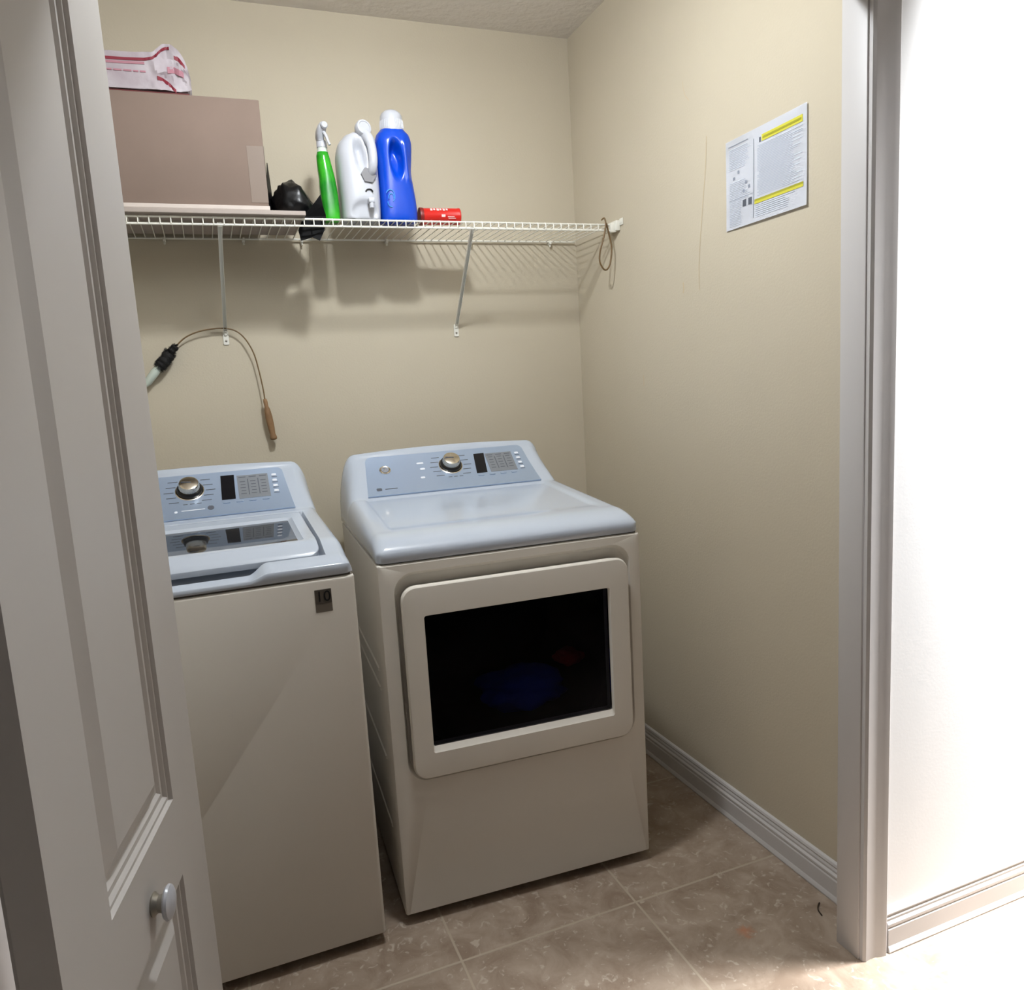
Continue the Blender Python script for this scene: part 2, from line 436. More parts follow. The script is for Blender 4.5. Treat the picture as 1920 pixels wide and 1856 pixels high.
def con(u, t, h=0):                                       # point on the gently hollowed console face
    q = max(0, min(1, t/SL)); b = BULGE*(2*q-1)**2 if h > 0 else 0
    return Vector((u, SV, SZ)) + sdir*t + sn*(h+b)
def cgrid(bm, fu0, fu1, t0, t1, h, skirt, mi=0, n=14):
    rows = []
    for i in range(n+1):
        t = t0+(t1-t0)*i/n; rows.append((t, fu0(t), fu1(t)))
    top = [(bm.verts.new(con(a, t, h)), bm.verts.new(con(b, t, h))) for t, a, b in rows]
    for p, q in zip(top, top[1:]): bm.faces.new((p[0], p[1], q[1], q[0])).material_index = mi
    ring = [p[0] for p in top] + [p[1] for p in top[::-1]]
    base = [bm.verts.new(v.co - sn*skirt) for v in ring]
    for i in range(len(ring)): j = (i+1) % len(ring); bm.faces.new((ring[i], ring[j], base[j], base[i])).material_index = mi
CM = Matrix((Vector((1, 0, 0)), sdir, sn)).transposed().to_4x4()
def cm(u, t, h): m = CM.copy(); m.translation = con(u, t, h); return m
def cplate(bm, pts, h0, h1, mi=0):
    loft(bm, [[con(u, t, h) for u, t in pts] for h in (h0, h1)], True, True, mi)
def cbox(bm, u0, u1, t0, t1, h0, h1, r=.001, mi=0): cplate(bm, rr(u0, u1, t0, t1, r, 4), h0, h1, mi)

def console(parent, knob_u, knob_t, disp, grey, is_dryer):
    bm = bmesh.new(); h = .0022
    def fl(t):
        q = max(0, (t-.153)/.018); return .066 + .018*t/.171 + (.018*(1-math.sqrt(max(0, 1-q*q))) if q > 0 else 0)
    cgrid(bm, fl, lambda t: W-fl(t), .001, .1709, h, .012, n=60)
    pn = finish(bm, 'control_panel', 'panel_silver', parent, angle=30, label='silver control panel')
    h += .0003
    bm = bmesh.new(); dl_ = lambda t: disp[0][0]+(disp[3][0]-disp[0][0])*(t-disp[0][1])/(disp[3][1]-disp[0][1]); dw_ = disp[1][0]-disp[0][0]
    cgrid(bm, dl_, lambda t: dl_(t)+dw_, disp[0][1], disp[3][1], h+.0008, .002); finish(bm, 'display', 'display_black', pn, smooth=False)
    bm = bmesh.new(); u0, u1, t0, t1 = grey
    cgrid(bm, lambda t: u0, lambda t: u1, t0, t1, h+.0004, .002)
    for i in range(1, 3):
        uu = u0+(u1-u0)*i/3; cgrid(bm, lambda t, uu=uu: uu-.0012, lambda t, uu=uu: uu+.0012, t0+.014, t1-.016, h+.0008, .001, 1)
    for c in range(3):
        uc = u0+(u1-u0)*(c+.5)/3
        for k in range(5): cbox(bm, uc-.008+.002*(k % 2), uc+.007, t0+.018+k*.012, t0+.0205+k*.012, h, h+.0007, .0004, 1)
        cbox(bm, uc-.010, uc+.010, t1-.009, t1-.006, h, h+.0007, .0004, 1)
    finish(bm, 'indicator_panel', ['button_grey', 'print_dark'], pn, smooth=False)
    # push buttons in a row under the indicators and a column at the end
    for c in range(4):
        uc = disp[0][0]+.012 + c*(u1-disp[0][0]-.02)/3.2
        bm = bmesh.new(); cbox(bm, uc-.010, uc+.010, t0-.013, t0-.006, h-.001, h+.0018, .003); finish(bm, 'push_button', 'panel_silver', pn, angle=30)
    for k in range(4):
        bm = bmesh.new(); tc = t1-.006-k*.0215
        cbox(bm, u1+.011, u1+.024, tc-.007, tc+.001, h-.001, h+.0018, .0025); finish(bm, 'push_button', 'print_light', pn, angle=30)
    bm = bmesh.new()
    for k in range(4):
        tc = t1-.006-k*.0215; cbox(bm, u1+.010, u1+.026, tc-.0115, tc-.0095, h, h+.0003, .0004)
    for s in (-1, 1):                                  # cycle names around the dial
        for k in range(5):
            tt = knob_t - .044 + k*.020; off = .042 - .006*abs(k-2)
            a, b = sorted((knob_u+s*off, knob_u+s*(off+.026))); cbox(bm, a, b, tt, tt+.0022, h, h+.0003, .0006)
    for k in range(3): cbox(bm, knob_u-.02+k*.018, knob_u-.008+k*.018, knob_t-.054, knob_t-.052, h, h+.0003, .0006)
    finish(bm, 'printed_marks', 'print_dark', pn, smooth=False)
    bm = bmesh.new()
    if is_dryer:
        lathe(bm, [(0, 0), (.0165, 0), (.0175, .002), (.015, .0035), (.0125, .0025), (0, .0025)], con(.137, .112, h-.001), sn, 32)
        em = finish(bm, 'emblem', 'chrome', pn, label='round chrome maker badge')
        bm = bmesh.new()
        lathe(bm, [(0, 0), (.0112, 0), (.0112, .0006), (0, .0006)], con(.137, .112, h+.0014), sn, 24)
        finish(bm, 'emblem_inset', 'print_mid', em)
        bm = bmesh.new()
        for a0 in (0, 120, 240):
            pts = [con(.137 + (.003+.0022*i/8*2)*math.cos(math.radians(a0+i*16)), .112 + (.003+.0022*i/8*2)*math.sin(math.radians(a0+i*16)), h+.0022) for i in range(9)]
            tube(bm, pts, .0008, 6)
        finish(bm, 'emblem_script', 'chrome', em)
        for q4 in ((.240, .262, .124, .131), (.246, .262, .098, .106), (.240, .254, .060, .068)):
            bm = bmesh.new(); cbox(bm, *q4, h, h+.0005, .003); finish(bm, 'indicator_light', 'print_light', pn, smooth=False)
        bm = bmesh.new(); cbox(bm, .096, .112, .022, .034, h, h+.0004, .003); cbox(bm, .122, .160, .026, .029, h, h+.0004, .001)
        finish(bm, 'maker_mark', 'print_dark', pn, smooth=False)
    else:
        lathe(bm, [(0, 0), (.0085, 0), (.0085, .0012), (0, .0012)], con(W-.290, .034, h-.0005), sn, 24)
        finish(bm, 'emblem', 'print_dark', pn, label='small dark round mark below the dial')
        bm = bmesh.new(); cbox(bm, W-.384, W-.376, .025, .033, h, h+.0005, .003); cbox(bm, W-.366, W-.306, .030, .033, h, h+.0005, .001)
        finish(bm, 'maker_mark', 'print_light', pn, smooth=False)
    o = con(knob_u, knob_t, h-.001)
    bm = bmesh.new(); lathe(bm, [(0, 0), (.0385, 0), (.0385, .0014), (.0365, .0022), (.035, .0014), (0, .0014)], o, sn, 48); dr = finish(bm, 'dial_ring', 'chrome', pn)
    bm = bmesh.new(); lathe(bm, [(0, 0), (.0335, 0), (.0335, .010), (.031, .014), (0, .014)], o, sn, 48)
    kn = finish(bm, 'dial', 'black_plastic', pn, angle=30, label='black dial with chrome face')
    bm = bmesh.new(); lathe(bm, [(0, .012), (.0285, .012), (.0275, .026), (.0255, .0315), (.020, .0335), (0, .0345)], o, sn, 48)
    m2 = CM.copy(); m2.translation = o
    b2 = bmesh.new(); add_box(b2, -.020, .006, -.0016, .0016, .0325, .0355, bev=.0005); merge(bm, b2, 1, m2 @ Matrix.Rotation(math.radians(-8), 4, 'Z'))
    finish(bm, 'dial_face', ['chrome', 'print_dark'], kn, angle=30)

def body_mesh(D, z1, recess=False):
    bm = bmesh.new(); z0 = .028; e = .007
    loops = [[(x, D, z) for x, z in rr(.004, W-.004, z0, z1, .004)],
             [(x, D-.004, z) for x, z in rr(0, W, z0, z1, .004)],
             [(x, e, z) for x, z in rr(0, W, z0, z1, .004)],
             [(x, e*.3, z) for x, z in rr(.0015, W-.0015, z0+.0015, z1-.0015, .004)],
             [(x, 0, z) for x, z in rr(.006, W-.006, z0+.004, z1-.004, .004)]]
    if not recess: loft(bm, loops, True, True)
    else:
        rc = (.035, .655, .376, .902)
        loops += [[(x, 0, z) for x, z in rr(*rc, .050)], [(x, .003, z) for x, z in rr(rc[0]+.002, rc[1]-.002, rc[2]+.002, rc[3]-.002, .049)],
                  [(x, .016, z) for x, z in rr(rc[0]+.004, rc[1]-.004, rc[2]+.004, rc[3]-.010, .047)],
                  [(x, .024, z) for x, z in rr(rc[0]+.010, rc[1]-.010, rc[2]+.010, rc[3]-.026, .042)]]
        loft(bm, loops, True, False)
        dl = [loops[-1], [(x, .024, z) for x, z in rr(.085, .605, .445, .815, .03)], [(x, .06, z) for x, z in rr(.075, .610, .41, .82, .16)],
              [(x, .50, z) for x, z in rr(.07, .615, .34, .84, .24)]]
        loft(bm, dl[:2], False, False); loft(bm, dl[1:], False, True, mi=1)
        bmesh.ops.remove_doubles(bm, verts=bm.verts, dist=1e-5)
    add_box(bm, .008, W-.008, .008, D-.008, z1-.006, ZC+.002, mi=2)       # recessed neck below the top cap
    # pressed ribs in the left side sheet
    if recess:
        for z in (.640, .590, .405, .217):
            loft(bm, [[(-.0035*c, .10+.0+yy, z+dz) for dz, c in ((-.006, -.2), (-.003, .8), (0, 1), (.003, .8), (.006, -.2))] for yy in (0, .5)], True, True, 0)
    return bm
def feet(parent, D):
    for x in (.05, W-.05):
        for y in (.06, D-.06):
            bm = bmesh.new(); lathe(bm, [(0, 0), (.020, 0), (.021, .008), (.012, .012), (.012, .034), (0, .034)], (x, y, 0), (0, 0, 1), 16)
            finish(bm, 'leveling_foot', 'black_plastic', parent)

# --- dryer
DX, DY, DTH = -1.0141, -.8699, -.0491
dryer = thing('clothes_dryer', 'white dryer with dark rectangular door window, the appliance beside the right wall', 'dryer', (DX, DY, 0), DTH)
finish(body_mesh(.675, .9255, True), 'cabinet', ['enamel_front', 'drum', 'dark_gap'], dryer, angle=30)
def dry_extra(u, v):
    e = min(u, W-u)
    return -.005*sm(.050, .066, e)*sm(.10, .16, v)*(1-sm(.490, .507, v))
make_cap(dry_extra, .69, dryer)
feet(dryer, .675)
console(dryer, .347, .108, [(.422, .060), (.457, .058), (.468, .143), (.433, .147)], (.470, .560, .060, .144), True)
bm = bmesh.new()
o4 = (.046, .640, .388, .871)
def lp(v, d, r): return [(x, v, z) for x, z in rr(o4[0]+d, o4[1]-d, o4[2]+d, o4[3]-d, r)]
loops = [lp(.018, .006, .034), lp(-.014, 0, .036), lp(-.0185, .001, .035), lp(-.0215, .004, .032), lp(-.022, .009, .028),
         [(x, -.022, z) for x, z in rr(.097, .585, .452, .798, .006)], [(x, -.0195, z) for x, z in rr(.0985, .5835, .454, .7965, .006)],
         [(x, -.0125, z) for x, z in rr(.0995, .5825, .466, .795, .005)], [(x, .012, z) for x, z in rr(.101, .581, .466, .794, .005)]]
loft(bm, loops, False, False)
dd = finish(bm, 'dryer_door', 'enamel_front', dryer, angle=30)
bm = bmesh.new(); loft(bm, [[(x, v, z) for x, z in rr(.100, .582, .465, .795, .005)] for v in (-.012, -.006)], True, True)
finish(bm, 'door_window', 'dark_glass', dd, angle=30, label='dark glass window')
# garments lying in the drum
def cloth(name, c, s, m, seed, lab):
    bm = bmesh.new(); bmesh.ops.create_icosphere(bm, subdivisions=4, radius=1)
    for v in bm.verts:
        p = v.co.copy(); n = noise.noise(p*1.7+Vector((seed, 0, 0)))*.35 + noise.noise(p*4+Vector((0, seed, 0)))*.14
        v.co = Vector((p.x*s[0], p.y*s[1], p.z*s[2]))*(1+n)
    zmin = min(v.co.z for v in bm.verts)
    o = finish(bm, name, m, angle=180); q = Matrix.Rotation(DTH, 4, 'Z')
    o.location = Vector((DX, DY, 0)) + q @ Vector(c); o.rotation_euler = (0, 0, DTH)
    return tag(o, lab, 'clothes')
cloth('garment', (.40, .19, .485), (.13, .085, .05), 'cloth_blue', 3, 'crumpled blue garment inside the dryer, seen dimly through its window')
cloth('garment', (.555, .20, .545), (.040, .04, .022), 'cloth_red', 8, 'small red garment above the blue one inside the dryer window')

# --- washer
WX, WY = -1.0729-W, -.9028
washer = thing('washing_machine', 'white top-load washer with dark glass lid, between bifold door and dryer', 'washing machine', (WX, WY, 0))
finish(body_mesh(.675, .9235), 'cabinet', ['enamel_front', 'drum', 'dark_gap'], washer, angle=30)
LU0, LU1, LV0, LV1 = .058, W-.058, .057, .462
def wash_extra(u, v):
    e = min(u-LU0, LU1-u, (v-LV0), LV1-v)
    z = -.026*sm(-.003, .003, e)
    pk = sm(W/2-.160, W/2-.118, u)*(1-sm(W/2+.118, W/2+.160, u))
    z += -.015*sm(0, .012, v)*(1-sm(.055, .145, v))
    z += -.012*pk*(1-sm(.070, .10, v)) - .012*pk*sm(.006, .016, v)*(1-sm(.056, .068, v))
    return z
make_cap(wash_extra, .69, washer)
feet(washer, .675)
console(washer, W-.341, .110, [(W-.259, .060), (W-.222, .058), (W-.217, .152), (W-.256, .155)], (W-.212, W-.126, .058, .150), False)
# lid
bm = bmesh.new()
def lid_z(v):
    pts = [(.063, .966), (.069, .972), (.103, .9925), (.113, .9945), (.20, .9970), (.45, 1.0145), (.459, 1.0125)]
    for (a, b), (c, d) in zip(pts, pts[1:]):
        if v <= c: return b+(d-b)*(v-a)/(c-a)
    return pts[-1][1]
gu0, gu1, gv0, gv1 = LU0+.032, LU1-.032, .121, .395
top = []
def lidloop(u0, u1, v0, v1, r, dz): return [(x, y, lid_z(y)+dz) for x, y in rr(u0, u1, v0, v1, r, 8)]
def edge_loop(u0, u1, v0, v1, r, dz):
    """rounded rect with extra points along the straight sides so the lid follows its profile"""
    out = []
    base = rr(u0, u1, v0, v1, r, 6)
    for i, (x, y) in enumerate(base):
        out.append((x, y)); nx, ny = base[(i+1) % len(base)]
        if i % 6 == 5:
            for k in range(1, 8): out.append((x+(nx-x)*k/8, y+(ny-y)*k/8))
    return [(x, y, lid_z(y)+dz) for x, y in out]
u0, u1 = LU0+.004, LU1-.004
loops = [edge_loop(u0+.002, u1-.002, .065, .456, .022, -.015), edge_loop(u0, u1, .0635, .458, .024, -.003), edge_loop(u0+.001, u1-.001, .064, .457, .023, -.001), edge_loop(u0+.003, u1-.003, .067, .455, .022, 0)]
for k in (1, 2, 3, 4, 5, 6):
    f = k/7; loops.append(edge_loop(u0+.003+(gu0-u0-.003)*f, u1-.003-(u1-gu1-.003)*f, .067+(gv0-.067)*f, .455-(.455-gv1)*f, .022-.012*f, 0))
loops += [edge_loop(gu0, gu1, gv0, gv1, .010, 0), edge_loop(gu0+.001, gu1-.001, gv0+.001, gv1-.001, .010, -.001), edge_loop(gu0+.012, gu1-.012, gv0+.004, gv1-.012, .008, -.007), edge_loop(gu0+.012, gu1-.012, gv0+.004, gv1-.012, .008, -.012)]
loft(bm, loops, True, False)
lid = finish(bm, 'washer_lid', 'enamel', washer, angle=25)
bm = bmesh.new(); loft(bm, [edge_loop(gu0+.011, gu1-.011, gv0+.003, gv1-.011, .009, dz) for dz in (-.0105, -.0065)], True, True)
finish(bm, 'lid_glass', 'lid_glass', lid, angle=30, label='dark glass pane')
# warranty sticker on the front
bm = bmesh.new(); su0, su1, sz0, sz1 = W-.0915, W-.0545, .848, .900
loft(bm, [[(x, y, z) for x, z in rr(su0, su1, sz0, sz1, .001, 3)] for y in (.0002, -.0008)], True, True, 0)
loft(bm, [[(x, y, z) for x, z in rr(su0+.0008, su1-.0008, .868, sz1-.0008, .001, 3)] for y in (-.0008, -.0011)], True, True, 1)
rx = Matrix.Rotation(math.radians(90), 4, 'X'); mt = Matrix.Translation((.5*(su0+su1), -.0012, .883)) @ rx
text_mesh(bm, '10', .034, mt, 2)
finish(bm, 'warranty_sticker', ['sticker_dark', 'sticker_grey', 'black_plastic'], washer, smooth=False, label='square grey sticker marked 10')

# ------------------------------------------------------------------ wire shelf
ZS = 1.836
shelf = thing('wire_shelf', 'white ventilated wire shelf across the back wall above both machines', 'shelf', (-.97, -.15, ZS))
SO = Vector((-.97, -.15, ZS))
def sh(p): return Vector(p)-SO
XE = -.014; XS = XL+.004
bm = bmesh.new(); x = XE-.006
while x > XS+.01:
    tube(bm, [sh(p) for p in ((x, -.012, ZS-.0025), (x, -.10, ZS-.0025), (x, -.295, ZS-.0025), (x, -.3005, ZS-.0045), (x, -.3025, ZS-.009), (x, -.3025, ZS-.024))], .0016, 6)
    x -= .0272
for y, z, r in ((-.012, ZS-.004, .0032), (-.225, ZS-.0055, .0026), (-.2985, ZS-.0055, .0030), (-.2995, ZS-.0245, .0030)):
    tube(bm, [sh((XS, y, z)), sh((XE, y, z))], r, 8)
finish(bm, 'wire_deck', 'wire_white', shelf)
for bx, fx in ((-1.256, -1.2635), (-.512, -.4905)):
    bm = bmesh.new()
    a = Vector((bx, -.292, ZS-.018)); b = Vector((fx, -.010, 1.548)); d = (b-a).normalized(); sx = Vector((1, 0, 0)); sy = d.cross(sx).normalized()
    prof = [(-.0055, .004), (-.0055, -.003), (.0055, -.003), (.0055, .004), (.0042, .004), (.0042, -.0018), (-.0042, -.0018), (-.0042, .004)]
    loft(bm, [[sh(p + sx*q + sy*w) for q, w in prof] for p in (a, b)], True, True)
    tube(bm, [sh((bx-.006, -.2955, ZS-.026)), sh((bx+.006, -.2955, ZS-.026))], .0045, 8)
    br = finish(bm, 'support_brace', 'wire_white', shelf, smooth=False)
    bm = bmesh.new()
    loft(bm, [[sh((x, y, z)) for x, z in rr(fx-.0085, fx+.0085, 1.508, 1.550, .003, 4)] for y in (-.0005, -.0035)], True, True)
    tube(bm, [sh((fx, -.006, 1.546)), sh((fx, -.0035, 1.538))], .005, 8)
    ft = finish(bm, 'brace_foot', 'wire_white', br, angle=30)
    bm = bmesh.new(); lathe(bm, [(0, 0), (.0038, 0), (.0032, .0018), (0, .0022)], sh((fx, -.0035, 1.520)), (0, -1, 0), 12)
    finish(bm, 'screw', 'steel', ft)
for x in [-.114, -.42, -.72, -1.0, -1.18, -1.41, -1.7]:
    bm = bmesh.new()
    add_box(bm, *[c for c in (x-.004+.97, x+.004+.97, -.020+.15, -.001+.15, -.014, -.001)], bev=.001)
    tube(bm, [sh((x, -.013, ZS-.014)), sh((x, -.015, ZS-.022))], .003, 8)
    finish(bm, 'wall_clip', 'wire_white', shelf, angle=30)
bm = bmesh.new()       # end bracket on the right wall
add_box(bm, .97-.016, .97-.0005, -.318+.15, -.262+.15, -.026, .006, bev=.002)
add_box(bm, .97-.030, .97-.010, -.309+.15, -.292+.15, -.030, -.002, bev=.002)
add_box(bm, .97-.004, .97-.0005, -.338+.15, -.318+.15, -.012, .010, bev=.0015)
tube(bm, [Vector((.97-.006, -.328+.15, -.001)), Vector((.97-.001, -.328+.15, -.001))], .004, 10)
finish(bm, 'end_bracket', 'wire_white', shelf, angle=30, label='white plastic end bracket on right wall')
bm = bmesh.new()
add_box(bm, XS-.0+.97, XS+.014+.97, -.312+.15, -.275+.15, -.028, .004, bev=.002)
finish(bm, 'end_bracket', 'wire_white', shelf, angle=30)

# ------------------------------------------------------------------ things on the shelf
ZT = ZS + .0005
# two flat boards under the carton
bm = bmesh.new(); add_box(bm, -1.88, -1.022, -.318, -.05, ZT, ZT+.012, bev=.0015); tag(finish(bm, 'flat_board', 'board_grey', smooth=False), 'wide pale flat board lying directly on the wire shelf, reaching past the carton', 'board')
bm = bmesh.new(); add_box(bm, -1.88, -1.118, -.314, -.06, ZT+.0125, ZT+.024, bev=.0015); tag(finish(bm, 'flat_board', 'board_white', smooth=False), 'shorter pale flat board sandwiched between the lower board and the carton', 'board')
# carton
ZB = ZT+.0245; ZBT = 2.146
bx = thing('cardboard_carton', 'large closed brown cardboard carton on the left end of the wire shelf', 'box', (-1.45, -.17, ZB))
bm = bmesh.new(); add_box(bm, -1.83+1.45, -1.1185+1.45, -.295+.17, -.03+.17, 0, ZBT-ZB, bev=.002); finish(bm, 'carton_body', 'cardboard', bx, angle=30)
bm = bmesh.new(); add_box(bm, 1.45-1.164, 1.45-1.1178, -.2958+.17, -.2948+.17, .012, 2.024-ZB); add_box(bm, 1.45-1.1187, 1.45-1.1178, -.2958+.17, -.2+.17, .012, 2.024-ZB)
finish(bm, 'packing_tape', 'tape_tan', bx, smooth=False)
# dark red flat sleeve and mailer on the carton
bm = bmesh.new(); add_box(bm, -1.80, -1.296, -.270, -.08, ZBT+.0005, ZBT+.012, bev=.001)
tag(finish(bm, 'flat_folder', 'dark_red', smooth=False), 'dark red flat folder between the carton and the crumpled mailer', 'folder')
ZM = ZBT+.0125
ml = thing('postal_mailer', 'crumpled white postal mailer with dark red stripes on top of the carton', 'package', (-1.55, -.17, ZM))
MO = Vector((-1.55, -.17, ZM))
# sections along x: (x, z0, z1, y0, y1)
secs = [(-1.82, 0, .088, -.275, -.08), (-1.55, 0, .090, -.275, -.08), (-1.42, .001, .092, -.275, -.08), (-1.378, .002, .096, -.276, -.08), (-1.352, .003, .118, -.272, -.085),
        (-1.330, .003, .126, -.262, -.10), (-1.312, .004, .112, -.262, -.11), (-1.298, .008, .084, -.258, -.12), (-1.290, .014, .060, -.250, -.13), (-1.288, .020, .048, -.24, -.15)]
def sec_at(x):
    for a, b in zip(secs, secs[1:]):
        if x <= b[0]: f = (x-a[0])/(b[0]-a[0]); return [a[i]+(b[i]-a[i])*f for i in range(1, 5)]
    return list(secs[-1][1:])
def mpt(x, y, z):
    n = (noise.noise(Vector((x*22, y*22, z*30)))*.010 + abs(noise.noise(Vector((x*48, y*30+4, z*44))))*.012)*sm(-1.43, -1.35, x)
    return Vector((x, y+n*1.2, z+n*.8))-MO
bm = bmesh.new(); loops = []
xs_ = [-1.82+.02*i for i in range(20)] + [-1.42+.0055*i for i in range(25)]
for x in xs_:
    z0, z1, y0, y1 = sec_at(x); lp_ = []
    for i in range(10): lp_.append(mpt(x, y0+(y1-y0)*i/10, ZM+z0+.0005))
    for i in range(12): lp_.append(mpt(x, y1, ZM+z0+(z1-z0)*i/12))
    for i in range(10): lp_.append(mpt(x, y1+(y0-y1)*i/10, ZM+z1))
    for i in range(12): lp_.append(mpt(x, y0, ZM+z1+(z0-z1)*i/12))
    loops.append([Vector((p.x, p.y, max(p.z, .0006))) for p in lp_])
loft(bm, loops, True, True); finish(bm, 'mailer_body', 'mail_white', ml, angle=28)
def stripe(name, pts, w, m):
    bm = bmesh.new(); loops = []
    for x, zf in pts:
        z0, z1, y0, y1 = sec_at(x); zc = ZM+z0+(z1-z0)*zf; p = mpt(x, y0, zc)
        loops.append([p+Vector((0, a, b)) for a, b in ((.001, -w/2), (-.0016, -w/2), (-.0016, w/2), (.001, w/2))])
    loft(bm, loops, True, True)
    return finish(bm, name, m, ml, smooth=False)
lin = lambda a, b, n: [a+(b-a)*i/(n-1) for i in range(n)]
stripe('red_stripe', [(x, .80) for x in lin(-1.81, -1.40, 10)] + [(x, .80+.10*(x+1.40)/.06) for x in lin(-1.395, -1.335, 12)], .007, 'mail_red')
stripe('red_stripe', [(x, .30-.28*(x+1.372)/.042) for x in lin(-1.372, -1.328, 8)], .010, 'mail_red')
stripe('pink_band', [(x, .70) for x in lin(-1.81, -1.40, 10)], .006, 'mail_pink')
stripe('pink_band', [(x, .45) for x in lin(-1.345, -1.305, 8)], .016, 'mail_pink')
stripe('pink_band', [(x, .75) for x in lin(-1.325, -1.300, 6)], .012, 'mail_red')
bm = bmesh.new()
random.seed(4); x = -1.80
while x < -1.40:
    w = random.uniform(.010, .022); z = ZM+.043
    add_box(bm, x-MO.x, x+w-MO.x, -.2770-MO.y, -.2745-MO.y, z-MO.z, z-MO.z+.004); x += w+.004
finish(bm, 'printed_line', 'mail_pink', ml, smooth=False)

# black plastic bag: a heap behind and a point hanging over the front lip
bg = thing('plastic_bag', 'crumpled black plastic bag between the cardboard carton and the green spray bottle', 'bag', (-1.04, -.19, ZT+.013))
BO = Vector((-1.04, -.19, ZT+.013))
bm = bmesh.new(); bmesh.ops.create_icosphere(bm, subdivisions=4, radius=1)
for v in bm.verts:
    p = v.co.copy(); n = noise.noise(p*1.3+Vector((5, 1, 0)))*.12 + abs(noise.noise(p*2.9+Vector((0, 9, 3))))*.13
    hh = .116 - .062*sm(-.1, 1, p.x)
    q = Vector((p.x*.068, p.y*.070, max(0, p.z*.55+.45)*hh))*(.92+n)
    v.co = q + Vector((.006, 0, 0)); v.co.z = max(v.co.z, 0.0005)
finish(bm, 'bag_heap', 'bag_black', bg, angle=40)
def sheet(name, quads, m, parent, off, th=.002):
    bm = bmesh.new()
    for qd in quads: bm.faces.new([bm.verts.new(Vector(p)-off) for p in qd])
    bmesh.ops.remove_doubles(bm, verts=bm.verts, dist=1e-5)
    bmesh.ops.solidify(bm, geom=bm.faces[:], thickness=th)
    return finish(bm, name, m, parent, smooth=False)
sheet('bag_flap', [[(-1.108, -.20, 1.87), (-1.092, -.17, 1.87), (-1.096, -.17, 1.96), (-1.108, -.19, 1.955)], [(-1.108, -.19, 1.955), (-1.096, -.17, 1.96), (-1.100, -.18, 2.015)]], 'bag_black', bg, BO)
sheet('bag_corner', [[(-1.020, -.262, 1.842), (-.958, -.270, 1.842), (-.966, -.282, 1.872), (-.990, -.280, 1.880)],
                     [(-.990, -.280, 1.880), (-.966, -.282, 1.872), (-.971, -.286, 1.903)],
                     [(-1.020, -.262, 1.842), (-.958, -.270, 1.842), (-.966, -.275, 1.806), (-1.040, -.262, 1.806)],
                     [(-1.040, -.262, 1.806), (-.966, -.275, 1.806), (-.984, -.285, 1.774), (-1.004, -.280, 1.784), (-1.036, -.270, 1.776)]], 'bag_matte', bg, BO)

def sloft(bm, secs, n=48, fn=None, mi=0):
    """superellipse sections (z, cx, cy, rx, ry, p) smoothly joined"""
    fine = []
    for a, b, c, d in zip([secs[0]]+secs[:-2], secs[:-1], secs[1:], secs[2:]+[secs[-1]]):
        for k in range(8):
            t = k/8
            fine.append([b[i] + (c[i]-b[i])*t if i == 0 else .5*(2*b[i]+(-a[i]+c[i])*t+(2*a[i]-5*b[i]+4*c[i]-d[i])*t*t+(-a[i]+3*b[i]-3*c[i]+d[i])*t**3) for i in range(6)])
    fine.append(list(secs[-1])); loops = []
    for z, cx, cy, rx, ry, p in fine:
        lp_ = []
        for k in range(n):
            a = 2*math.pi*k/n; c, s = math.cos(a), math.sin(a)
            q = Vector((cx+rx*math.copysign(abs(c)**(2/p), c), cy+ry*math.copysign(abs(s)**(2/p), s), z))
            lp_.append(fn(q) if fn else q)
        loops.append(lp_)
    loft(bm, loops, True, True, mi)
# green spray bottle
gs = thing('spray_bottle', 'green cleaner bottle with a white trigger spray head, next to the black bag', 'spray bottle', (-.937, -.225, ZT))
bm = bmesh.new()
sloft(bm, [(0, .002, 0, .022, .026, 3), (.004, .002, 0, .0255, .030, 3), (.05, .002, 0, .0255, .030, 3), (.10, .000, 0, .0255, .028, 2.6), (.128, -.001, 0, .0235, .026, 2.4), (.155, -.004, 0, .022, .024, 2.2), (.190, -.007, 0, .019, .020, 2), (.200, -.007, 0, .0165, .0165, 2)])
gb = finish(bm, 'bottle_body', 'green_liquid', gs, angle=60)
bm = bmesh.new(); lathe(bm, [(0, .205), (.0165, .205), (.0155, .212), (.0135, .222), (0, .222)], (-.007, 0, -.006), (0, 0, 1), 24); finish(bm, 'bottle_neck', 'clear_plastic', gs)
bm = bmesh.new()
lathe(bm, [(0, .219), (.0155, .219), (.0155, .236), (.012, .240), (0, .240)], (-.007, 0, -.006), (0, 0, 1), 24)
sloft(bm, [(.230, -.010, 0, .011, .016, 2.6), (.244, -.011, -.002, .0125, .024, 2.8), (.260, -.007, -.006, .0145, .030, 2.8), (.272, -.004, -.006, .0125, .028, 2.6), (.280, -.002, -.004, .008, .02, 2.4)], 28)
sh_ = finish(bm, 'spray_head', 'white_plastic', gs, angle=50)
bm = bmesh.new(); lathe(bm, [(0, 0), (.010, 0), (.0105, .008), (.008, .012), (0, .012)], (-.003, -.032, .265), (.15, -1, .05), 20); finish(bm, 'nozzle', 'white_plastic', sh_)
bm = bmesh.new(); tube(bm, spline([(-.004, -.026, .252), (.002, -.032, .238), (.006, -.034, .224), (.010, -.036, .212)], 5), [.005]*6+[.0045]*5+[.004]*5, 10); finish(bm, 'trigger', 'white_plastic', sh_)
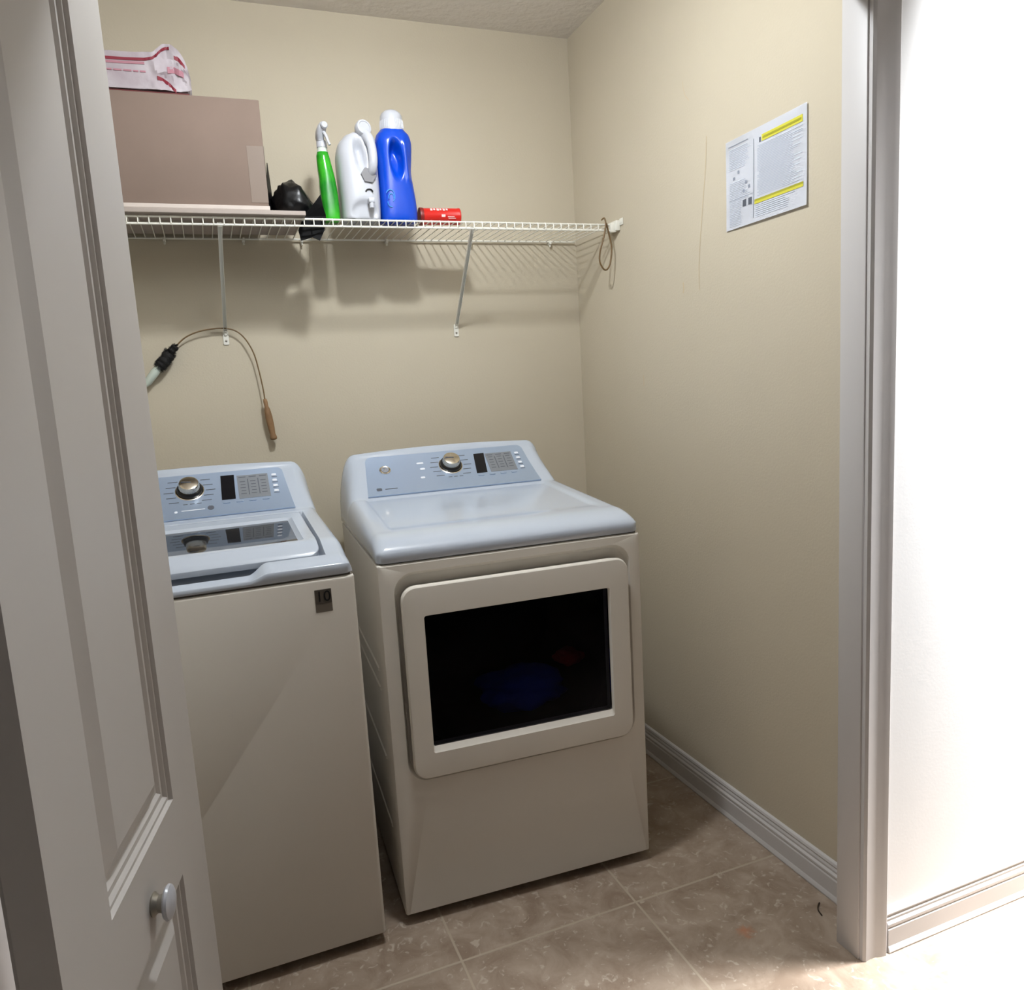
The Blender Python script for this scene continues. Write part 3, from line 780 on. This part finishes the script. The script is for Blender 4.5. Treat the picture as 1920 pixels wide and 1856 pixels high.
# white jug
wj = thing('detergent_jug', 'white plastic jug with round cap, between the green spray bottle and blue bottle', 'jug', (-.846, -.225, ZT))
def jd(q):
    s = 0
    if q.y < 0:
        z = q.z
        d = math.hypot((q.x-.000-(.19-z)*.12)/.020, (z-.185)/.060)     # finger hollow beside the handle
        s += .026*(1-sm(.25, 1, d))
        d = math.hypot((q.x-.004)/.046, (z-.022)/.036)                  # dished area round the tap
        s += .010*(1-sm(.6, 1, d))
    return q + Vector((0, s, 0))
bm = bmesh.new()
sloft(bm, [(0, .0, 0, .050, .052, 3), (.005, .0, 0, .057, .059, 3), (.06, .001, 0, .0585, .062, 3), (.13, .000, 0, .0600, .062, 2.8), (.19, -.001, 0, .0595, .060, 2.6), (.225, -.002, 0, .049, .052, 2.4), (.246, .002, -.004, .034, .038, 2.2), (.256, .010, -.006, .022, .026, 2)], 84, jd)
finish(bm, 'jug_body', 'white_plastic', wj, angle=60)
bm = bmesh.new(); tube(bm, spline([(.016, -.02, .236), (.026, -.046, .240), (.034, -.064, .212), (.036, -.072, .175), (.034, -.068, .145), (.030, -.052, .130)], 7), [.015]*14+[.013]*22, 16)
finish(bm, 'jug_handle', 'white_plastic', wj, angle=80)
bm = bmesh.new(); lathe(bm, [(0, 0), (.019, 0), (.019, .006)], (.016, -.028, .258), (.22, -.93, .16), 32); lathe(bm, [(0, .005), (.0225, .005), (.0235, .009), (.0235, .022), (.0215, .026), (.017, .0268), (.016, .025), (0, .025)], (.016, -.028, .258), (.22, -.93, .16), 40)
finish(bm, 'jug_cap', 'white_plastic', wj, angle=35)
bm = bmesh.new(); lathe(bm, [(0, 0), (.0235, 0), (.0225, .006), (0, .006)], (.020, -.060, .124), (.1, -1, .05), 6); finish(bm, 'tap_recess', 'grey_plastic', wj, smooth=False, label='grey six-sided recess')
bm = bmesh.new()
add_box(bm, .012, .030, -.080, -.056, .044, .058, bev=.003); tube(bm, [(.021, -.072, .046), (.021, -.072, .030)], .007, 12)
finish(bm, 'tap', 'white_plastic', wj, angle=40)
bm = bmesh.new(); tube(bm, spline([(.008, -.0632, .078), (.014, -.0635, .084), (.024, -.0635, .084), (.030, -.0632, .078)], 4), .0022, 8); finish(bm, 'tap_mark', 'black_plastic', wj)
# blue bottle
bb = thing('detergent_bottle', 'tall bright blue detergent bottle with white cap, right of the white jug', 'bottle', (-.7285, -.225, ZT))
def dent(q):
    if q.y < 0:
        x = q.x; z = q.z
        cx = -.010 + (.225-z)*.06
        cx += .004; d = math.hypot((x-cx)/.023, (z-.180)/.066)
        q = q + Vector((0, .040*(1-sm(.40, 1.0, d))*(.55+.45*sm(.13, .22, z)), 0))
        ridge = math.exp(-(((x-cx-.030)/.007)**2)) * (1-sm(.7, 1.3, abs(z-.175)/.06))
        q = q + Vector((0, -.006*ridge, 0))
    return q
bm = bmesh.new()
sloft(bm, [(0, .0, 0, .050, .040, 3), (.004, .0, 0, .056, .045, 3.2), (.05, .0, 0, .0565, .046, 3.2), (.10, -.002, 0, .054, .045, 3), (.145, -.004, 0, .0515, .044, 2.8), (.195, -.002, 0, .0545, .045, 2.6), (.235, -.001, 0, .0560, .045, 2.5), (.258, .0, 0, .050, .040, 2.2), (.272, .0, 0, .038, .034, 2), (.276, .0, 0, .030, .030, 2)], 120, dent)
finish(bm, 'bottle_body', 'blue_plastic', bb, angle=70)
bm = bmesh.new(); lathe(bm, [(0, .268), (.036, .268), (.0365, .274), (.0345, .300), (.0335, .312), (.029, .321), (.020, .328), (.009, .332), (0, .332)], (0, 0, 0), (0, 0, 1), 48)
for k in range(36):
    a = 2*math.pi*k/36; tube(bm, [(.0362*math.cos(a), .0362*math.sin(a), .275), (.0345*math.cos(a), .0345*math.sin(a), .299)], .0009, 5)
finish(bm, 'bottle_cap', 'white_plastic', bb, angle=40)
bm = bmesh.new()
def swirl(r0, a0, a1, cx, cz, w):
    pts = []
    for i in range(14):
        a = math.radians(a0+(a1-a0)*i/13); r = r0*(1-.3*i/13); pts.append(Vector((cx+r*math.cos(a)*.7, -.0462, cz+r*math.sin(a))))
    tube(bm, pts, w, 6)
swirl(.022, 150, -60, -.030, .070, .0012); swirl(.013, 200, -20, -.028, .068, .0012); swirl(.018, -70, -170, -.032, .058, .0012)
finish(bm, 'bottle_emblem', 'decal_cyan', bb)
# red can lying on its side
cn = thing('red_can', 'small red can lying on its side on the shelf beside the blue bottle', 'can', (-.594, -.222, ZT+.0265), math.radians(-3))
bm = bmesh.new(); R_ = .026
lathe(bm, [(R_-.003, 0), (R_, .002), (R_, .006), (R_-.0008, .008), (R_-.0008, .122), (R_, .124), (R_, .128), (R_-.003, .130)], (-.065, 0, 0), (1, 0, 0), 40)
finish(bm, 'can_body', 'can_red', cn, angle=30)
bm = bmesh.new(); lathe(bm, [(0, -.001), (R_+.0005, -.001), (R_+.0012, .003), (R_+.0005, .010), (0, .010)], (-.065, 0, 0), (1, 0, 0), 40); finish(bm, 'can_lid', 'can_end', cn, label='darker red lid')
bm = bmesh.new()
def wrap(x0, x1, a0, a1, mi):
    loft(bm, [[(x, -(R_+.0004)*math.cos(math.radians(a)), (R_+.0004)*math.sin(math.radians(a))) for a in [a0+(a1-a0)*i/6 for i in range(7)]] for x in (x0, x1)], False, False, mi, closed=False)
for i, w in enumerate((.007, .006, .008, .006, .007, .006)): wrap(-.034+i*.010, -.034+i*.010+w, 30+(i % 2)*3, 52, 0)
wrap(.000, .012, -14, 2, 0); wrap(.020, .042, -14, -10, 0); wrap(.022, .046, -24, -20, 0)
finish(bm, 'can_label', 'can_label', cn, smooth=True)

# brown cord loop hanging from the end of the shelf
bm = bmesh.new()
tube(bm, spline([(-.058, -.296, 1.846), (-.052, -.305, 1.850), (-.050, -.309, 1.830), (-.058, -.308, 1.79), (-.072, -.305, 1.745), (-.074, -.303, 1.712), (-.060, -.302, 1.688), (-.045, -.301, 1.688), (-.032, -.300, 1.712), (-.026, -.300, 1.76), (-.034, -.300, 1.80), (-.046, -.306, 1.835)], 8), .0028, 8)
tag(finish(bm, 'cord_loop', 'cable_brown', angle=80), 'thin brown cord loop hanging from the right end of the wire shelf', 'cord')

# long flexible lint brush hooked over the left brace foot
lb = thing('lint_brush', 'long flexible brush with wooden handle and black bristles hooked over the left shelf brace', 'brush', (-1.265, -.02, 1.556))
LO = Vector((-1.265, -.02, 1.556))
bm = bmesh.new()
path = [(-1.418, -.022, 1.503), (-1.385, -.022, 1.532), (-1.346, -.022, 1.549), (-1.30, -.022, 1.557), (-1.262, -.0215, 1.557), (-1.230, -.022, 1.547), (-1.205, -.024, 1.520), (-1.185, -.026, 1.475), (-1.175, -.028, 1.42), (-1.168, -.030, 1.36), (-1.166, -.031, 1.318)]
tube(bm, [Vector(p)-LO for p in spline(path, 8)], .0022, 8); finish(bm, 'wire_stem', 'cable_brown', lb, angle=80)
bm = bmesh.new()
a = Vector((-1.1665, -.031, 1.330)); b = Vector((-1.150, -.024, 1.196)); pr = [(0, .005), (.06, .007), (.18, .0062), (.26, .0095), (.45, .0115), (.70, .0105), (.86, .0085), (.93, .0115), (.98, .0105), (1, .005)]
tube(bm, [a+(b-a)*t-LO for t, r in pr], [r for t, r in pr], 18); finish(bm, 'wooden_handle', 'wood_tan', lb, angle=80)
bm = bmesh.new(); ax = [Vector(p) for p in spline([(-1.415, -.024, 1.506), (-1.432, -.026, 1.488), (-1.452, -.028, 1.462), (-1.468, -.028, 1.446)], 8)]
tube(bm, [p-LO for p in ax], [(.0105 if i/len(ax) < .34 else .0175)+.0015*math.sin(i*1.3) for i in range(len(ax))], 14)
random.seed(3)
for i in range(1500):
    t = random.random(); p = ax[int(t*(len(ax)-1))]; d = Vector((random.uniform(-1, 1), random.uniform(-1, 1), random.uniform(-1, 1))).normalized()
    rad = .0125 if t < .34 else .0205
    q = p+d*rad
    if q.y > -.003: q.y = -.003
    tube(bm, [p-LO, q-LO], [.0009, .0005], 3)
finish(bm, 'bristles', 'bristle_black', lb, label='black bristle head')
bm = bmesh.new(); tube(bm, [Vector(p)-LO for p in ((-1.468, -.028, 1.446), (-1.480, -.028, 1.432), (-1.505, -.027, 1.402), (-1.515, -.027, 1.390))], [.010, .013, .012, .006], 14); finish(bm, 'brush_tip', 'clear_plastic', lb, angle=60, label='pale tip')

# ------------------------------------------------------------------ notice on the right wall
PY0, PY1, PZ0, PZ1 = -.858, -1.144, 1.691, 1.9135
po = thing('wall_notice', 'white printed instruction sheet with yellow bands taped to the right wall', 'notice', (-.001, -1.0, 1.80))
PO = Vector((-.001, -1.0, 1.80))
def pb(bm, s0, s1, t0, t1, h0, h1, mi=0):
    """s: 0..1 from the back edge to the front edge, t: 0..1 up"""
    y0 = PY0+(PY1-PY0)*s0; y1 = PY0+(PY1-PY0)*s1; z0 = PZ0+(PZ1-PZ0)*t0; z1 = PZ0+(PZ1-PZ0)*t1
    add_box(bm, -h1+.001, -h0+.001, min(y0, y1)+1, max(y0, y1)+1, z0-1.8, z1-1.8, mi=mi)
bm = bmesh.new()
rows = []
for i in range(13):            # sheet with a slight lift at its lower edge
    s = i/12; row = []
    for k in range(9):
        t = k/8; lift = .0008 + .0045*(1-t)**3*(.4+.6*math.sin(s*3.0)) + .003*s**4
        y = PY0+(PY1-PY0)*s; z = PZ0+(PZ1-PZ0)*t
        row.append((-.0005-lift, y, z))
    rows.append(row)
vf = [[bm.verts.new(Vector(p)-PO) for p in r] for r in rows]
for a, b in zip(vf, vf[1:]):
    for k in range(8): bm.faces.new((a[k], a[k+1], b[k+1], b[k]))
bmesh.ops.solidify(bm, geom=bm.faces[:], thickness=.0006)
pp = finish(bm, 'paper_sheet', 'paper', po, angle=60)
def onsheet(s, t):
    lift = .0008 + .0045*(1-t)**3*(.4+.6*math.sin(s*3.0)) + .003*s**4
    return Vector((-.0005-lift-.0010, PY0+(PY1-PY0)*s, PZ0+(PZ1-PZ0)*t))-PO
def ink(bm, s0, s1, t0, t1, mi=0, up=0):
    n = max(1, int((s1-s0)/.08)); 
    for i in range(n):
        a = s0+(s1-s0)*i/n; b = s0+(s1-s0)*(i+1)/n
        f = bm.faces.new([bm.verts.new(onsheet(*q)-Vector((up, 0, 0))) for q in ((a, t0), (b, t0), (b, t1), (a, t1))]); f.material_index = mi
bm = bmesh.new(); ink(bm, .475, .955, .835, .905, 0); ink(bm, .49, .94, .860, .880, 1, .0006)
finish(bm, 'heading_band', ['print_yellow', 'print_olive'], po, smooth=False, label='yellow heading band')
bm = bmesh.new(); ink(bm, .385, .965, .195, .222, 0); ink(bm, .385, .965, .222, .245, 1)
finish(bm, 'footer_band', ['print_yellow', 'print_olive'], po, smooth=False, label='yellow lower band')
bm = bmesh.new(); random.seed(11)
ink(bm, .04, .30, .955-.03, .963-.03, 1); ink(bm, .445, .463, .835, .885, 2)
t = .885
while t > .03:
    e = .335*random.uniform(.75, 1)
    if not (.52 < t < .66): ink(bm, .05, e if t > .30 else .21, t, t+.009, 0)
    t -= .0185
t = .80
while t > .26: ink(bm, .42 if random.random() < .8 else .44, .96*random.uniform(.86, 1), t, t+.0085, 0); t -= .0165
t = .175
while t > .03: ink(bm, .40, .90*random.uniform(.8, .98) if t > .15 else .80, t, t+.009, 0); t -= .021
ink(bm, .372, .377, .05, .90, 1); ink(bm, .04, .37, .325, .329, 1)
for s, tt in ((.10, .545), (.16, .60), (.26, .46), (.30, .40), (.23, .37)): ink(bm, s, s+.025, tt, tt+.035, 1)
for s, tt in ((.23, .215), (.305, .215)): ink(bm, s, s+.045, tt, tt+.075, 2)
ink(bm, .243, .262, .235, .27, 3)
finish(bm, 'printed_text', ['print_grey', 'print_mid', 'print_dark', 'paper'], po, smooth=False)

# thin dark curl on the floor near the doorway
bm = bmesh.new(); tube(bm, spline([(-.050, -1.232, .002), (-.060, -1.238, .003), (-.072, -1.250, .002), (-.078, -1.268, .0018)], 5), .0016, 6)
tag(finish(bm, 'debris_curl', 'hair_dark'), 'thin dark curled bit of debris on the floor tile near the right baseboard', 'debris')

# ------------------------------------------------------------------ lamps (fittings): closet light, then frames for the added hall lights
cl = thing('ceiling_light', 'small round ceiling light of the laundry closet', 'ceiling light', (-.89, -1.05, H))
bm = bmesh.new(); lathe(bm, [(0, 0), (.09, 0), (.09, -.022), (.075, -.040), (.0, -.040)], (0, 0, 0), (0, 0, 1), 40); finish(bm, 'canopy', 'lamp_white', cl, angle=40)
for xc, lab in ((.68, 'long slim white frame round the added hall fill light right of the closet'), (-2.55, 'long slim white frame round the added hall fill light left of the closet')):
  bm = bmesh.new()  # made-up frame for an added hall light, out of view
  add_box(bm, xc-.50, xc+.50, -1.685, -1.67, H-.012, H, bev=.002); add_box(bm, xc-.50, xc+.50, -1.55, -1.535, H-.012, H, bev=.002)
  add_box(bm, xc-.50, xc-.485, -1.67, -1.55, H-.012, H); add_box(bm, xc+.485, xc+.50, -1.67, -1.55, H-.012, H)
  tag(finish(bm, 'added_light_frame', 'lamp_white', smooth=False), lab, 'ceiling light')
